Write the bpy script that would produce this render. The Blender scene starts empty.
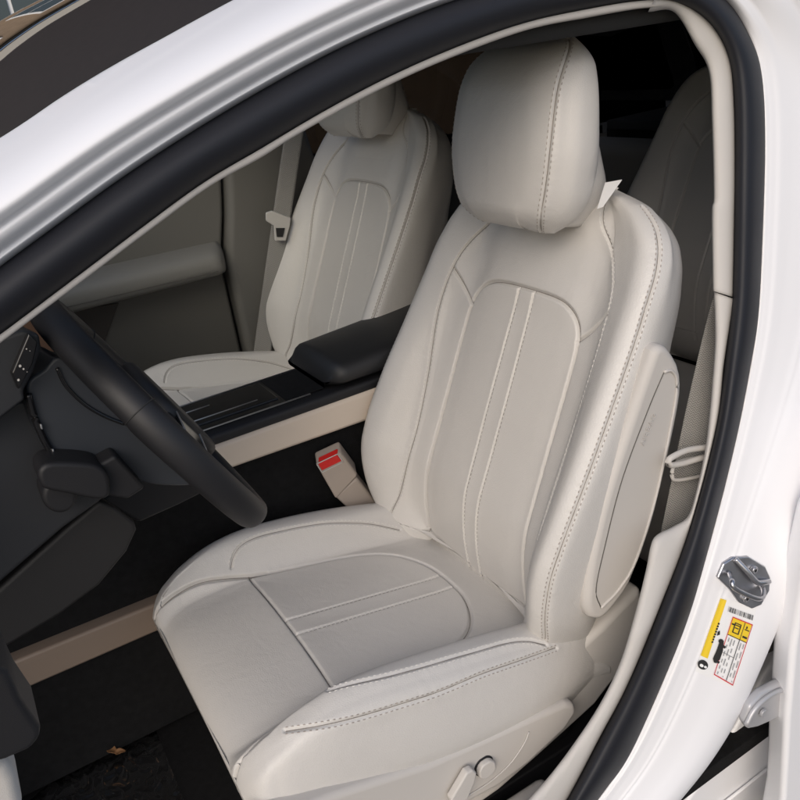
import bpy, math, random
import numpy as np
from mathutils import Vector, Matrix
from mathutils.bvhtree import BVHTree
random.seed(4); np.random.seed(4)
S = bpy.context.scene
# ------------------------------------------------------------------ camera
CAM = np.array([-0.63475, -0.62958, 1.20831])
RM = np.array([[0.85073345, -0.51014407, -0.12651332],
               [0.31275884, 0.2978982, 0.90190829],
               [0.42241508, 0.80685172, -0.41298403]])      # right, up, forward
cd = bpy.data.cameras.new('camera'); cam = bpy.data.objects.new('camera', cd)
S.collection.objects.link(cam)
m4 = Matrix.Identity(4)
for i in range(3):
    m4[i][0] = RM[0][i]; m4[i][1] = RM[1][i]; m4[i][2] = -RM[2][i]; m4[i][3] = CAM[i]
cam.matrix_world = m4
cd.sensor_width = 36; cd.lens = 36.0; cd.clip_start = .02; cd.clip_end = 400
S.camera = cam
# ------------------------------------------------------------------ light
SUN_EL, SUN_AZ = math.radians(36), math.radians(224)         # azimuth of the light source, from +y clockwise seen from above
w = bpy.data.worlds.new('World'); S.world = w; w.use_nodes = True
nt = w.node_tree; bg = nt.nodes['Background']
sky = nt.nodes.new('ShaderNodeTexSky'); sky.sky_type = 'NISHITA'; sky.sun_disc = False
sky.sun_elevation = SUN_EL; sky.sun_rotation = SUN_AZ
sky.air_density = 1.0; sky.dust_density = 3.0; sky.ozone_density = 1.0
nt.links.new(sky.outputs[0], bg.inputs[0]); bg.inputs[1].default_value = .15
sd = bpy.data.lights.new('sun', 'SUN'); sd.energy = 1.0; sd.angle = math.radians(38); sd.color = (1, .965, .925)
sun = bpy.data.objects.new('sun', sd); S.collection.objects.link(sun)
tosun = Vector((math.sin(SUN_AZ)*math.cos(SUN_EL), math.cos(SUN_AZ)*math.cos(SUN_EL), math.sin(SUN_EL)))
sun.rotation_euler = tosun.to_track_quat('Z', 'Y').to_euler()
S.view_settings.view_transform = 'Standard'; S.view_settings.look = 'None'
S.view_settings.exposure = .0; S.view_settings.gamma = 1
S.render.engine = 'CYCLES'
S.cycles.max_bounces = 10; S.cycles.diffuse_bounces = 6; S.cycles.transparent_max_bounces = 12
S.cycles.use_denoising = True

# ------------------------------------------------------------------ helpers
def ray(x, y): return np.array([(x-400)/800., (400-y)/800., 1.]) @ RM
def onY(x, y, Y): d = ray(x, y); return CAM+d*((Y-CAM[1])/d[1])
def onX(x, y, X): d = ray(x, y); return CAM+d*((X-CAM[0])/d[0])
def onZ(x, y, Z): d = ray(x, y); return CAM+d*((Z-CAM[2])/d[2])
def onP(x, y, p0, n):
    d = ray(x, y); n = np.array(n, float); return CAM+d*(((np.array(p0)-CAM)@n)/(d@n))
def tumble(z): return .22*max(0., z-.42)
def onB(x, y, off=0.):
    Y = .05
    for _ in range(30):
        p = onY(x, y, Y+off); Y = .5*Y+.5*tumble(p[2])
    return onY(x, y, Y+off)
def C(): return S.collection.objects
def link(name, me, mat=None, parent=None, smooth=True):
    o = bpy.data.objects.new(name, me); C().link(o)
    if mat: me.materials.append(mat)
    if smooth: me.polygons.foreach_set('use_smooth', [True]*len(me.polygons))
    if parent is not None:
        o.parent = parent
    return o
def mesh(name, V, F, mat=None, parent=None, smooth=True, origin=None):
    V = np.asarray(V, float)
    org = np.zeros(3) if origin is None else np.array(origin, float)
    if parent is not None and origin is None:
        org = np.array(parent_loc(parent))
    me = bpy.data.meshes.new(name); me.from_pydata((V-org).tolist(), [], [tuple(int(i) for i in f) for f in F]); me.update()
    o = link(name, me, mat, parent, smooth)
    if parent is None: o.location = org
    return o
def parent_loc(p):
    L = Vector((0, 0, 0))
    while p is not None:
        L += p.location; p = p.parent
    return L
def thing(name, label, cat, loc, group=None):
    o = bpy.data.objects.new(name, None); C().link(o); o.location = loc
    o.empty_display_size = .05
    o['label'] = label; o['category'] = cat
    if group: o['group'] = group
    return o
def tag(o, label=None, cat=None, group=None, kind=None):
    if label: o['label'] = label
    if cat: o['category'] = cat
    if group: o['group'] = group
    if kind: o['kind'] = kind
    return o
def recenter(o):
    """move a top-level mesh's origin to the middle of its base"""
    me = o.data; co = np.empty(len(me.vertices)*3); me.vertices.foreach_get('co', co); co = co.reshape(-1, 3)
    b = np.array([(co[:, 0].min()+co[:, 0].max())/2, (co[:, 1].min()+co[:, 1].max())/2, co[:, 2].min()])
    me.vertices.foreach_set('co', (co-b).ravel()); o.location = Vector(o.location)+Vector(b); me.update(); return o
def bevel(o, wd, seg=3, ang=35):
    m = o.modifiers.new('b', 'BEVEL'); m.width = wd; m.segments = seg; m.limit_method = 'ANGLE'; m.angle_limit = math.radians(ang)
    m2 = o.modifiers.new('w', 'WEIGHTED_NORMAL'); m2.keep_sharp = True
    return o
def grid_faces(R, K, closed=True, flip=False):
    F = []
    kk = K if closed else K-1
    for r in range(R-1):
        for k in range(kk):
            a, b = r*K+k, r*K+(k+1) % K
            f = (a, b, b+K, a+K)
            F.append(f[::-1] if flip else f)
    return F
def cr(P, n, closed=False):
    """centripetal-ish Catmull-Rom through points, resampled evenly to n points"""
    P = np.asarray(P, float)
    if closed: Q = np.vstack([P[-1], P, P[0], P[1]])
    else: Q = np.vstack([2*P[0]-P[1], P, 2*P[-1]-P[-2]])
    out = []
    t = np.linspace(0, 1, 24, endpoint=False)[:, None]
    for i in range(1, len(Q)-2):
        a, b, c, d = Q[i-1], Q[i], Q[i+1], Q[i+2]
        out.append(.5*((2*b)+(-a+c)*t+(2*a-5*b+4*c-d)*t**2+(-a+3*b-3*c+d)*t**3))
    out = np.vstack(out+[Q[-2][None]])
    return resample(out, n)
def resample(P, n):
    P = np.asarray(P, float)
    L = np.r_[0, np.cumsum(np.linalg.norm(np.diff(P, axis=0), axis=1))]
    u = np.linspace(0, L[-1], n)
    return np.stack([np.interp(u, L, P[:, i]) for i in range(P.shape[1])], 1)
def crf(P, k):
    P = np.asarray(P, float); Q = np.vstack([2*P[0]-P[1], P, 2*P[-1]-P[-2]]); t = np.linspace(0, 1, k, endpoint=False)[:, None]; out = []
    for i in range(1, len(Q)-2):
        a, b, c, d = Q[i-1], Q[i], Q[i+1], Q[i+2]
        out.append(.5*((2*b)+(-a+c)*t+(2*a-5*b+4*c-d)*t**2+(-a+3*b-3*c+d)*t**3))
    return np.vstack(out+[Q[-2][None]])
def smooth1(x, xp, yp):
    """monotone-ish smooth interpolation"""
    xp = np.array(xp, float); yp = np.array(yp, float)
    d = np.gradient(yp, xp)
    x = np.clip(x, xp[0], xp[-1])
    i = np.clip(np.searchsorted(xp, x)-1, 0, len(xp)-2)
    h = xp[i+1]-xp[i]; t = (x-xp[i])/h
    return (2*t**3-3*t**2+1)*yp[i]+(t**3-2*t**2+t)*h*d[i]+(-2*t**3+3*t**2)*yp[i+1]+(t**3-t**2)*h*d[i+1]
def tube_data(P, r, n=12, ry=None, up=(0, 0, 1), closed=False):
    P = np.asarray(P, float); R = len(P)
    r = np.broadcast_to(np.asarray(r, float), (R,)); ry = r if ry is None else np.broadcast_to(np.asarray(ry, float), (R,))
    if closed: T = np.roll(P, -1, 0)-np.roll(P, 1, 0)
    else: T = np.gradient(P, axis=0)
    T /= np.linalg.norm(T, axis=1)[:, None]+1e-12
    A = np.cross(T, np.array(up, float)); A /= np.linalg.norm(A, axis=1)[:, None]+1e-9
    B = np.cross(A, T)
    a = np.linspace(0, 2*np.pi, n, endpoint=False)
    V = P[:, None]+A[:, None]*(np.cos(a)[None, :, None]*r[:, None, None])+B[:, None]*(np.sin(a)[None, :, None]*ry[:, None, None])
    V = V.reshape(-1, 3); F = grid_faces(R, n)
    if closed:
        for k in range(n): F.append(((R-1)*n+k, (R-1)*n+(k+1) % n, (k+1) % n, k))
    else:
        F.append(tuple(range(n))[::-1]); F.append(tuple((R-1)*n+k for k in range(n)))
    return V, F
def tube(name, P, r, mat, parent=None, n=12, **kw):
    V, F = tube_data(P, r, n, **kw); return mesh(name, V, F, mat, parent)
def merge(parts):
    V, F = [], []
    o = 0
    for v, f in parts:
        V.append(np.asarray(v, float)); F += [tuple(i+o for i in g) for g in f]; o += len(v)
    return np.vstack(V), F
def prism(outline, vec):
    """closed 3-D outline extruded by vec"""
    A = np.asarray(outline, float); n = len(A); V = np.vstack([A, A+np.array(vec)])
    F = [tuple(range(n)), tuple(range(2*n-1, n-1, -1))]
    for i in range(n): j = (i+1) % n; F.append((i, i+n, j+n, j))
    return V, F
def fixn(o):
    import bmesh
    bm = bmesh.new(); bm.from_mesh(o.data); bmesh.ops.recalc_face_normals(bm, faces=bm.faces); bm.to_mesh(o.data); bm.free(); return o
def slab(name, outline, vec, mat, parent=None, bev=.004, seg=3):
    V, F = prism(outline, vec); o = fixn(mesh(name, V, F, mat, parent, smooth=True))
    for p in o.data.polygons: p.use_smooth = True
    return bevel(o, bev, seg)
def box(name, lo, hi, mat, parent=None, bev=.004):
    x0, y0, z0 = lo; x1, y1, z1 = hi
    return slab(name, [(x0, y0, z0), (x1, y0, z0), (x1, y1, z0), (x0, y1, z0)], (0, 0, z1-z0), mat, parent, bev)

# ------------------------------------------------------------------ materials
def mat(name, col, rough=.5, metal=0., spec=.5, coat=0., grain=None, gstr=.2, var=.0, vscale=20., rvar=0., emit=None, sheen=0.):
    m = bpy.data.materials.new(name); m.use_nodes = True; n = m.node_tree; b = n.nodes['Principled BSDF']
    b.inputs['Base Color'].default_value = (*col, 1); b.inputs['Roughness'].default_value = rough
    b.inputs['Metallic'].default_value = metal; b.inputs['Specular IOR Level'].default_value = spec
    b.inputs['Coat Weight'].default_value = coat; b.inputs['Coat Roughness'].default_value = .04
    b.inputs['Sheen Weight'].default_value = sheen
    tc = n.nodes.new('ShaderNodeTexCoord')
    if var or rvar:
        no = n.nodes.new('ShaderNodeTexNoise'); no.inputs['Scale'].default_value = vscale; no.inputs['Detail'].default_value = 5
        n.links.new(tc.outputs['Object'], no.inputs['Vector'])
        if var:
            mx = n.nodes.new('ShaderNodeMix'); mx.data_type = 'RGBA'
            mx.inputs['A'].default_value = (*[c*(1-var) for c in col], 1); mx.inputs['B'].default_value = (*[min(1, c*(1+var)) for c in col], 1)
            n.links.new(no.outputs[0], mx.inputs['Factor']); n.links.new(mx.outputs['Result'], b.inputs['Base Color'])
        if rvar:
            mr = n.nodes.new('ShaderNodeMapRange'); mr.inputs[3].default_value = rough-rvar; mr.inputs[4].default_value = rough+rvar
            n.links.new(no.outputs[0], mr.inputs[0]); n.links.new(mr.outputs[0], b.inputs['Roughness'])
    if grain:
        vo = n.nodes.new('ShaderNodeTexVoronoi'); vo.inputs['Scale'].default_value = grain; vo.feature = 'DISTANCE_TO_EDGE'
        n.links.new(tc.outputs['Object'], vo.inputs['Vector'])
        bu = n.nodes.new('ShaderNodeBump'); bu.inputs['Strength'].default_value = gstr; bu.inputs['Distance'].default_value = .0006
        n.links.new(vo.outputs[0], bu.inputs['Height']); n.links.new(bu.outputs[0], b.inputs['Normal'])
    return m
LEATHER = mat('beige leather', (.555, .535, .508), .40, spec=.5, grain=330, gstr=.5, var=.035, vscale=9, rvar=.05)
# slow wrinkles on top of the grain
def add_wrinkle(m, sc=26, st=.12, dist=.004):
    n = m.node_tree; b = n.nodes['Principled BSDF']; old = b.inputs['Normal'].links[0].from_node if b.inputs['Normal'].links else None
    tc = [k for k in n.nodes if k.type == 'TEX_COORD'][0]
    no = n.nodes.new('ShaderNodeTexNoise'); no.inputs['Scale'].default_value = sc; no.inputs['Detail'].default_value = 3; no.inputs['Distortion'].default_value = .6
    n.links.new(tc.outputs['Object'], no.inputs['Vector'])
    bu = n.nodes.new('ShaderNodeBump'); bu.inputs['Strength'].default_value = st; bu.inputs['Distance'].default_value = dist
    n.links.new(no.outputs[0], bu.inputs['Height'])
    if old: n.links.new(old.outputs[0], bu.inputs['Normal'])
    n.links.new(bu.outputs[0], b.inputs['Normal'])
add_wrinkle(LEATHER, 38, .17)
THREAD = mat('taupe thread', (.35, .31, .275), .7)
SEAMSHADE = mat('dark taupe seam shade', (.22, .20, .18), .8)  # dark tone standing in for the shade inside the seam grooves
THREADL = mat('pale thread', (.66, .64, .60), .6)
BEIGE = mat('beige trim plastic', (.51, .485, .455), .55, spec=.35, grain=900, gstr=.12)
GREYTRIM = mat('pale grey pillar trim', (.51, .49, .465), .6, spec=.3, grain=800, gstr=.3)
TAN = mat('tan buckle plastic', (.37, .315, .27), .5, spec=.35)
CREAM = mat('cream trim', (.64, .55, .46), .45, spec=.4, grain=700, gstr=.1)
PAINT = mat('white car paint', (.81, .81, .83), .48, spec=.5, coat=.22)
RUBBER = mat('black rubber seal', (.011, .012, .017), .58, spec=.4, grain=1500, gstr=.15, rvar=.08, vscale=14)
CARPET = mat('black carpet', (.010, .010, .0105), .95, spec=.15, grain=420, gstr=1., var=.5, vscale=90)
DARKPL = mat('charcoal plastic', (.012, .012, .014), .55, spec=.4, grain=900, gstr=.25, rvar=.05)
SHROUD = mat('blue grey column plastic', (.030, .034, .041), .45, spec=.45, grain=900, gstr=.15)
SLATE = mat('slate plastic', (.022, .0235, .027), .5, spec=.4, grain=900, gstr=.2)
WHEELM = mat('black wheel leather', (.014, .014, .016), .5, spec=.45, grain=900, gstr=.12)
GLOSS = mat('gloss black trim', (.010, .010, .011), .12, spec=.5)
SATIN = mat('satin metal strip', (.62, .62, .63), .45, metal=1.)
STEEL = mat('zinc steel', (.50, .50, .52), .32, metal=1., var=.15, vscale=60, rvar=.1)
DOORGREY = mat('warm grey door trim', (.135, .13, .118), .6, spec=.35, grain=700, gstr=.2)
DOORDARK = mat('dark warm door trim', (.095, .09, .08), .62, spec=.3, grain=700, gstr=.2)
HEAD = mat('dark headliner', (.03, .03, .03), .9)
SHELF = mat('dark shelf cloth', (.012, .012, .012), .9)
RED = mat('red buckle plastic', (.55, .015, .012), .35)
PAPER = mat('white paper', (.8, .8, .8), .6)
YELLOW = mat('yellow sticker', (.78, .55, .03), .5)
INK = mat('black ink', (.02, .02, .02), .6)
GREYINK = mat('grey ink', (.25, .25, .25), .6)
REDINK = mat('red ink', (.6, .02, .03), .6)
GROUNDM = mat('asphalt', (.16, .155, .15), .9, var=.2, vscale=3)
BRICK = mat('brown brick', (.26, .19, .13), .85, var=.25, vscale=9)
TRIMST = mat('pale stone band', (.45, .42, .37), .8)
PANE = mat('window glass', (.05, .07, .08), .08)
LEAFM = mat('dry leaf', (.24, .12, .05), .7, var=.3, vscale=90)
# belt webbing: woven chevrons
BELT = mat('grey belt webbing', (.20, .192, .18), .8)
def weave(m):
    n = m.node_tree; b = n.nodes['Principled BSDF']; uv = n.nodes.new('ShaderNodeUVMap')
    wv = n.nodes.new('ShaderNodeTexWave'); wv.wave_type = 'BANDS'; wv.bands_direction = 'DIAGONAL'; wv.inputs['Scale'].default_value = 170
    wv.inputs['Distortion'].default_value = 0
    sx = n.nodes.new('ShaderNodeSeparateXYZ'); n.links.new(uv.outputs[0], sx.inputs[0])
    pp = n.nodes.new('ShaderNodeMath'); pp.operation = 'PINGPONG'; pp.inputs[1].default_value = .004; n.links.new(sx.outputs[0], pp.inputs[0])
    cx = n.nodes.new('ShaderNodeCombineXYZ'); n.links.new(pp.outputs[0], cx.inputs[0]); n.links.new(sx.outputs[1], cx.inputs[1])
    n.links.new(cx.outputs[0], wv.inputs['Vector'])
    mx = n.nodes.new('ShaderNodeMix'); mx.data_type = 'RGBA'
    mx.inputs['A'].default_value = (.13, .124, .114, 1); mx.inputs['B'].default_value = (.31, .30, .28, 1)
    n.links.new(wv.outputs[1], mx.inputs['Factor']); n.links.new(mx.outputs['Result'], b.inputs['Base Color'])
    bu = n.nodes.new('ShaderNodeBump'); bu.inputs['Strength'].default_value = .5; bu.inputs['Distance'].default_value = .001
    n.links.new(wv.outputs[1], bu.inputs['Height']); n.links.new(bu.outputs[0], b.inputs['Normal'])
weave(BELT)
def glass(name, tint, rough=.02):
    m = bpy.data.materials.new(name); m.use_nodes = True; n = m.node_tree; n.nodes.clear()
    o = n.nodes.new('ShaderNodeOutputMaterial'); mx = n.nodes.new('ShaderNodeMixShader'); fr = n.nodes.new('ShaderNodeFresnel'); fr.inputs[0].default_value = 1.5
    t = n.nodes.new('ShaderNodeBsdfTransparent'); t.inputs[0].default_value = (*tint, 1)
    g = n.nodes.new('ShaderNodeBsdfGlossy'); g.inputs['Roughness'].default_value = rough
    n.links.new(fr.outputs[0], mx.inputs[0]); n.links.new(t.outputs[0], mx.inputs[1]); n.links.new(g.outputs[0], mx.inputs[2]); n.links.new(mx.outputs[0], o.inputs[0])
    return m
GLASS = glass('tinted car glass', (.86, .89, .87))
SIDEGLASS = glass('tinted side glass', (.28, .295, .29))
PRIVACY = glass('dark privacy glass', (.20, .195, .19))
FILM = glass('clear plastic film', (.92, .92, .92), .17)

# ------------------------------------------------------------------ upholstery
class Pad:
    """closed lofted cushion: rows of loops in local (s, a, n); carved seams; stitches"""
    def __init__(s, rows, frame):
        s.R, s.K = rows.shape[:2]; s.fr = frame
        s.L = rows                                        # local coords
        O_, Sx, A, N = frame
        s.V = O_+rows[..., 0:1]*Sx+rows[..., 1:2]*A+rows[..., 2:3]*N
        s.F = grid_faces(s.R, s.K)
        V = s.V.reshape(-1, 3)
        c0 = len(V); V = np.vstack([V, s.V[0].mean(0), s.V[-1].mean(0)])
        for k in range(s.K):
            s.F.append((c0, (k+1) % s.K, k)); b = (s.R-1)*s.K; s.F.append((c0+1, b+k, b+(k+1) % s.K))
        s.P = V
        s.bvh = BVHTree.FromPolygons([Vector(v) for v in V], s.F); s.bvh0 = s.bvh
    def normals(s):
        G = s.P[:-2].reshape(s.R, s.K, 3)
        du = np.roll(G, -1, 1)-np.roll(G, 1, 1); dv = np.gradient(G, axis=0)
        n = np.cross(du, dv); n /= np.linalg.norm(n, axis=2)[..., None]+1e-12
        return n.reshape(-1, 3)
    def drop(s, pts, origin=None, direction=None, n=None):
        """(s,a) polyline -> dense 3-D points on the surface, cast along -N (or from given local dir)"""
        O_, Sx, A, N = s.fr
        P = cr(pts, n or max(8, int(700*np.linalg.norm(np.diff(np.array(pts, float), axis=0), axis=1).sum())))
        out = []
        for p in P:
            if direction is None:
                o = O_+p[0]*Sx+p[1]*A+.4*N; d = -N
            else:                                         # pts are (s, n): cast backwards along -A
                o = O_+p[0]*Sx+.9*A+p[1]*N; d = -A
            h = s.bvh.ray_cast(Vector(o), Vector(d))
            if h[0] is not None: out.append(np.array(h[0]))
        return np.array(out)
    def trace(s, px):
        out = []
        for q in cr(px, 160):
            h = s.bvh.ray_cast(Vector(CAM), Vector(ray(q[0], q[1])).normalized())
            if h[0] is not None: out.append(np.array(h[0]))
        out = np.array(out)
        for _ in range(8): out[1:-1] = .25*out[:-2]+.5*out[1:-1]+.25*out[2:]
        return out
    def mirror(s, pts):
        O_, Sx = s.fr[0], s.fr[1]; out = []
        for p in pts:
            q = p-2*((p-O_)@Sx)*Sx; out.append(np.array(s.bvh.find_nearest(Vector(q))[0]))
        return np.array(out)
    def iso(s, ks, r0, r1):
        """curve along rows at loop index ks(r)"""
        return np.array([s.P[r*s.K+int(ks)] for r in range(r0, r1)])
    def carve(s, seams):
        """seams: list of (pts3d, depth, width, puff, puffw)"""
        nrm = s.normals(); disp = np.zeros(len(s.P)-2); pf = np.zeros(len(s.P)-2); V = s.P[:-2]
        from mathutils.kdtree import KDTree
        for pts, dep, wid, puff, pw in seams:
            if len(pts) < 2: continue
            dn = resample(pts, max(2, int(np.linalg.norm(np.diff(pts, axis=0), axis=1).sum()/.0012)))
            lo, hi = dn.min(0)-.05, dn.max(0)+.05
            idx = np.where(((V > lo) & (V < hi)).all(1))[0]
            kd = KDTree(len(dn))
            for i, p in enumerate(dn): kd.insert(Vector(p), i)
            kd.balance()
            fd = [kd.find(Vector(V[i])) for i in idx]; d = np.array([q[2] for q in fd]); ai = np.array([q[1] for q in fd], int)
            pk = np.random.randn(len(dn)+40); pk = np.convolve(pk, np.hanning(9)/np.hanning(9).sum(), 'same')[20:-20]; pk = 1+.55*pk/(pk.std()+1e-9)
            disp[idx] = np.maximum(disp[idx], dep*np.exp(-(d/wid)**2))
            if puff: pf[idx] = np.maximum(pf[idx], puff*np.exp(-(d/pw)**2)+.00022*(pk[ai]-1)*np.exp(-(d/.011)**2))
        m = disp.max()+1e-9
        s.P[:-2] = V+nrm*(pf*(1-np.clip(disp/.0018, 0, 1))-disp)[:, None]
        s.bvh = BVHTree.FromPolygons([Vector(v) for v in s.P], s.F)
    def stitches(s, pts, off, ln=.0052, gap=.0026, r=.0007, lift=.0003):
        P = s.path(pts, .0013)
        T = np.gradient(P, axis=0); T /= np.linalg.norm(T, axis=1)[:, None]+1e-12
        Q, NQ = [], []
        for p, t in zip(P, T):
            nn = np.array(s.bvh0.find_nearest(Vector(p))[1]); b = np.cross(t, nn); b /= np.linalg.norm(b)+1e-9
            q, n_ = s.onto(p+b*off); Q.append(q); NQ.append(n_)
        Q, NQ = np.array(Q), np.array(NQ)
        for _ in range(14): Q[1:-1] = .25*Q[:-2]+.5*Q[1:-1]+.25*Q[2:]
        for _ in range(10): NQ[1:-1] = .25*NQ[:-2]+.5*NQ[1:-1]+.25*NQ[2:]
        T = np.gradient(Q, axis=0); T /= np.linalg.norm(T, axis=1)[:, None]+1e-12
        B = np.cross(T, NQ); B /= np.linalg.norm(B, axis=1)[:, None]+1e-12
        step = np.linalg.norm(np.diff(P, axis=0), axis=1).mean()
        out = []; i = 0; a = max(2, int(round(ln/step))); g = max(1, int(round(gap/step)))
        while i+a < len(P):
            V = []
            for q, lf in ((i, -.0008), (i+max(1, a//3), lift), (i+max(1, 2*a//3), lift), (i+a, -.0008)):
                c = Q[q]+NQ[q]*lf; V += [c+B[q]*r, c+NQ[q]*r, c-B[q]*r, c-NQ[q]*r]
            out.append((np.array(V), grid_faces(4, 4)+[(0, 1, 2, 3), (15, 14, 13, 12)]))
            i += a+g
        return out
    def onto(s, p):
        h = s.bvh0.find_nearest(Vector(p)); c = s.bvh.ray_cast(h[0]+h[1]*.012, -h[1], .03)
        return (np.array(c[0]) if c[0] is not None else np.array(h[0])), np.array(h[1])
    def path(s, pts, step):
        P = resample(pts, max(4, int(np.linalg.norm(np.diff(pts, axis=0), axis=1).sum()/step)))
        for _ in range(int(30*(.0015/step)**.5)): P[1:-1] = .25*P[:-2]+.5*P[1:-1]+.25*P[2:]
        return P
    def welt(s, pts, r=.0008, lift=.0003):  # thin dark tube added along a groove to draw its crevice shade
        P = s.path(pts, .003); out = []
        for p in P:
            q, n_ = s.onto(p); out.append(q+n_*lift)
        out = np.array(out)
        for _ in range(6): out[1:-1] = .25*out[:-2]+.5*out[1:-1]+.25*out[2:]
        return tube_data(out, r, 6)
    def obj(s, name, m, parent):
        return mesh(name, s.P, s.F, m, parent)
def loop(half, n):
    """mirror a half profile (from front centre to back centre) into a closed loop of 2n points; half already dense n+1"""
    h = half; L = h[1:-1][::-1].copy(); L[:, 0] *= -1
    return np.vstack([h, L])
def loft(params, half_fn, amid, n, bk=-.045):
    """params: list of a; half_fn(a) -> control points (s, n) ; returns rows (s, a, n)"""
    rows = []
    for a in params:
        P, kk, mid, aa = half_fn(a)
        q = cr(P, 1200); d = np.r_[0, np.cumsum(np.linalg.norm(np.diff(q, axis=0), axis=1)*np.where(q[1:, 1] > bk, 1., .22))]
        u = np.linspace(0, d[-1], n); h = np.stack([np.interp(u, d, q[:, 0]), np.interp(u, d, q[:, 1])], 1)
        h[:, 1] = mid+(h[:, 1]-mid)*kk
        Lp = loop(h, n)
        rows.append(np.stack([Lp[:, 0], np.full(len(Lp), aa), Lp[:, 1]], 1))
    return np.array(rows)
def frame(lean, O_):
    ux, uz = math.sin(lean), math.cos(lean)
    return (np.array(O_, float), np.array([0., 1, 0]), np.array([ux, 0, uz]), np.array([-uz, 0, ux]))

SEATO = np.array([0., .38, 0.])
def build_backrest():
    fr = frame(math.radians(24), np.array([-.0508, 0, .3195])+SEATO)
    tt = [-.06, -.02, .05, .12, .2, .3, .4, .5, .58, .62, .65, .67, .69, .705]
    Ws = [.19, .225, .262, .276, .283, .282, .275, .267, .258, .246, .226, .200, .155, .09]
    Bs = [.04, .056, .070, .078, .079, .068, .052, .037, .026, .019, .015, .012, .010, .008]
    Ds = [.08, .09, .10, .105, .11, .11, .11, .105, .10, .095, .09, .09, .085, .08]
    def half(t):
        W = smooth1(t, tt, Ws); B = smooth1(t, tt, Bs); D = smooth1(t, tt, Ds)
        c = .006
        f_ = min(1., W/.25)
        P = [(0, c), (.05*f_, c), (.1*f_, c-.001), (.135*f_, .001), (.155*f_, .004*(B/.06)), (max(W-.085, .165*f_), B*.30), (max(W-.05, .175*f_+.005), B*.82+.002), (max(W-.022, .19*f_+.005), B+.006), (W-.004, B-.002), (W+.008, B-.024),
             (W+.002, -.022), (W-.016, -.06), (W-.042, -D+.008), (max(W-.085, .12*f_), -D-.006), (.09*f_, -D-.012), (0, -D-.012)]
        k = 1.; t0, r = .635, .074
        if t > t0: k = math.sqrt(max(0.03, 1-((t-t0)/r)**2))
        b0, rb = .02, .085
        if t < b0: k = math.sqrt(max(0.01, 1-((b0-t)/rb)**2))
        tuck = .062*max(0, (.17-t)/.17)**1.7                 # the lower end curves back into the bite line
        return [(x, y-tuck) for x, y in P], k, -.035-tuck, t
    a = np.r_[np.linspace(-.06, .64, 410), .64+.0685*np.sin(np.linspace(0, 1, 44)[1:]*np.pi/2)]
    rows = loft(a, half, 0, 270)
    p = Pad(rows[:, ::-1], fr)                              # loop order that keeps normals outward
    mir = lambda q: [(-x, y) for x, y in q]
    insert_half = [(0, .527), (.07, .525), (.105, .516), (.128, .497), (.139, .468), (.142, .42), (.143, .3), (.145, .15), (.149, .03), (.15, -.02)]
    insert = mir(insert_half)[::-1]+insert_half[1:]
    twL, twR = [(.019, .526), (.021, .3), (.018, .0)], [(-.019, .526), (-.021, .3), (-.018, .0)]
    inseam = [(.100, .688), (.118, .650), (.15, .618), (.182, .575), (.198, .53), (.204, .45), (.196, .33), (.190, .2), (.196, .085), (.208, .03), (.212, -.01)]
    yoke = [(.137, .470), (.165, .495), (.198, .527)]
    main = lambda sg: [(sg*(smooth1(t, tt, Ws)+.001), t) for t in (.015, .05, .12, .2, .3, .4, .5, .58, .62, .645, .66, .672, .682)]
    I = p.drop(insert); TL = p.drop(twL); TR = p.drop(twR)
    N1, N2 = p.drop(inseam), p.drop(mir(inseam)); Y1, Y2 = p.drop(yoke), p.drop(mir(yoke)); M1, M2 = p.drop(main(1)), p.drop(main(-1))
    cd_ = [(I, .0042, .0024, .0030, .03), (Y1, .0046, .0021, .0018, .02), (Y2, .0046, .0021, .0018, .02)]
    for q in (TL, TR): cd_.append((q, .0026, .0019, .0008, .010))
    for q in (N1, N2): cd_.append((q, .0028, .0019, .0016, .012))
    for q in (M1, M2): cd_.append((q, .0028, .0019, .0016, .012))
    p.carve(cd_)
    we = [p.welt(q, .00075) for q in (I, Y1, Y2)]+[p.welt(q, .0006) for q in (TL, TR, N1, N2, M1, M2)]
    st_l = []; st_d = []
    for q, s_ in ((TL, 1), (TR, -1)):
        st_l.append(p.stitches(q, .0030, r=.0006)+p.stitches(q, -.0030, r=.0006))
    for q in (N1, N2):
        st_l.append(p.stitches(q, .0034, r=.00055)+p.stitches(q, -.0034, r=.00055))
    for q in (M1, M2):
        st_d.append(p.stitches(q, .0042, r=.0007)+p.stitches(q, -.0042, r=.0007))
    return p, st_l, st_d, we
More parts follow.
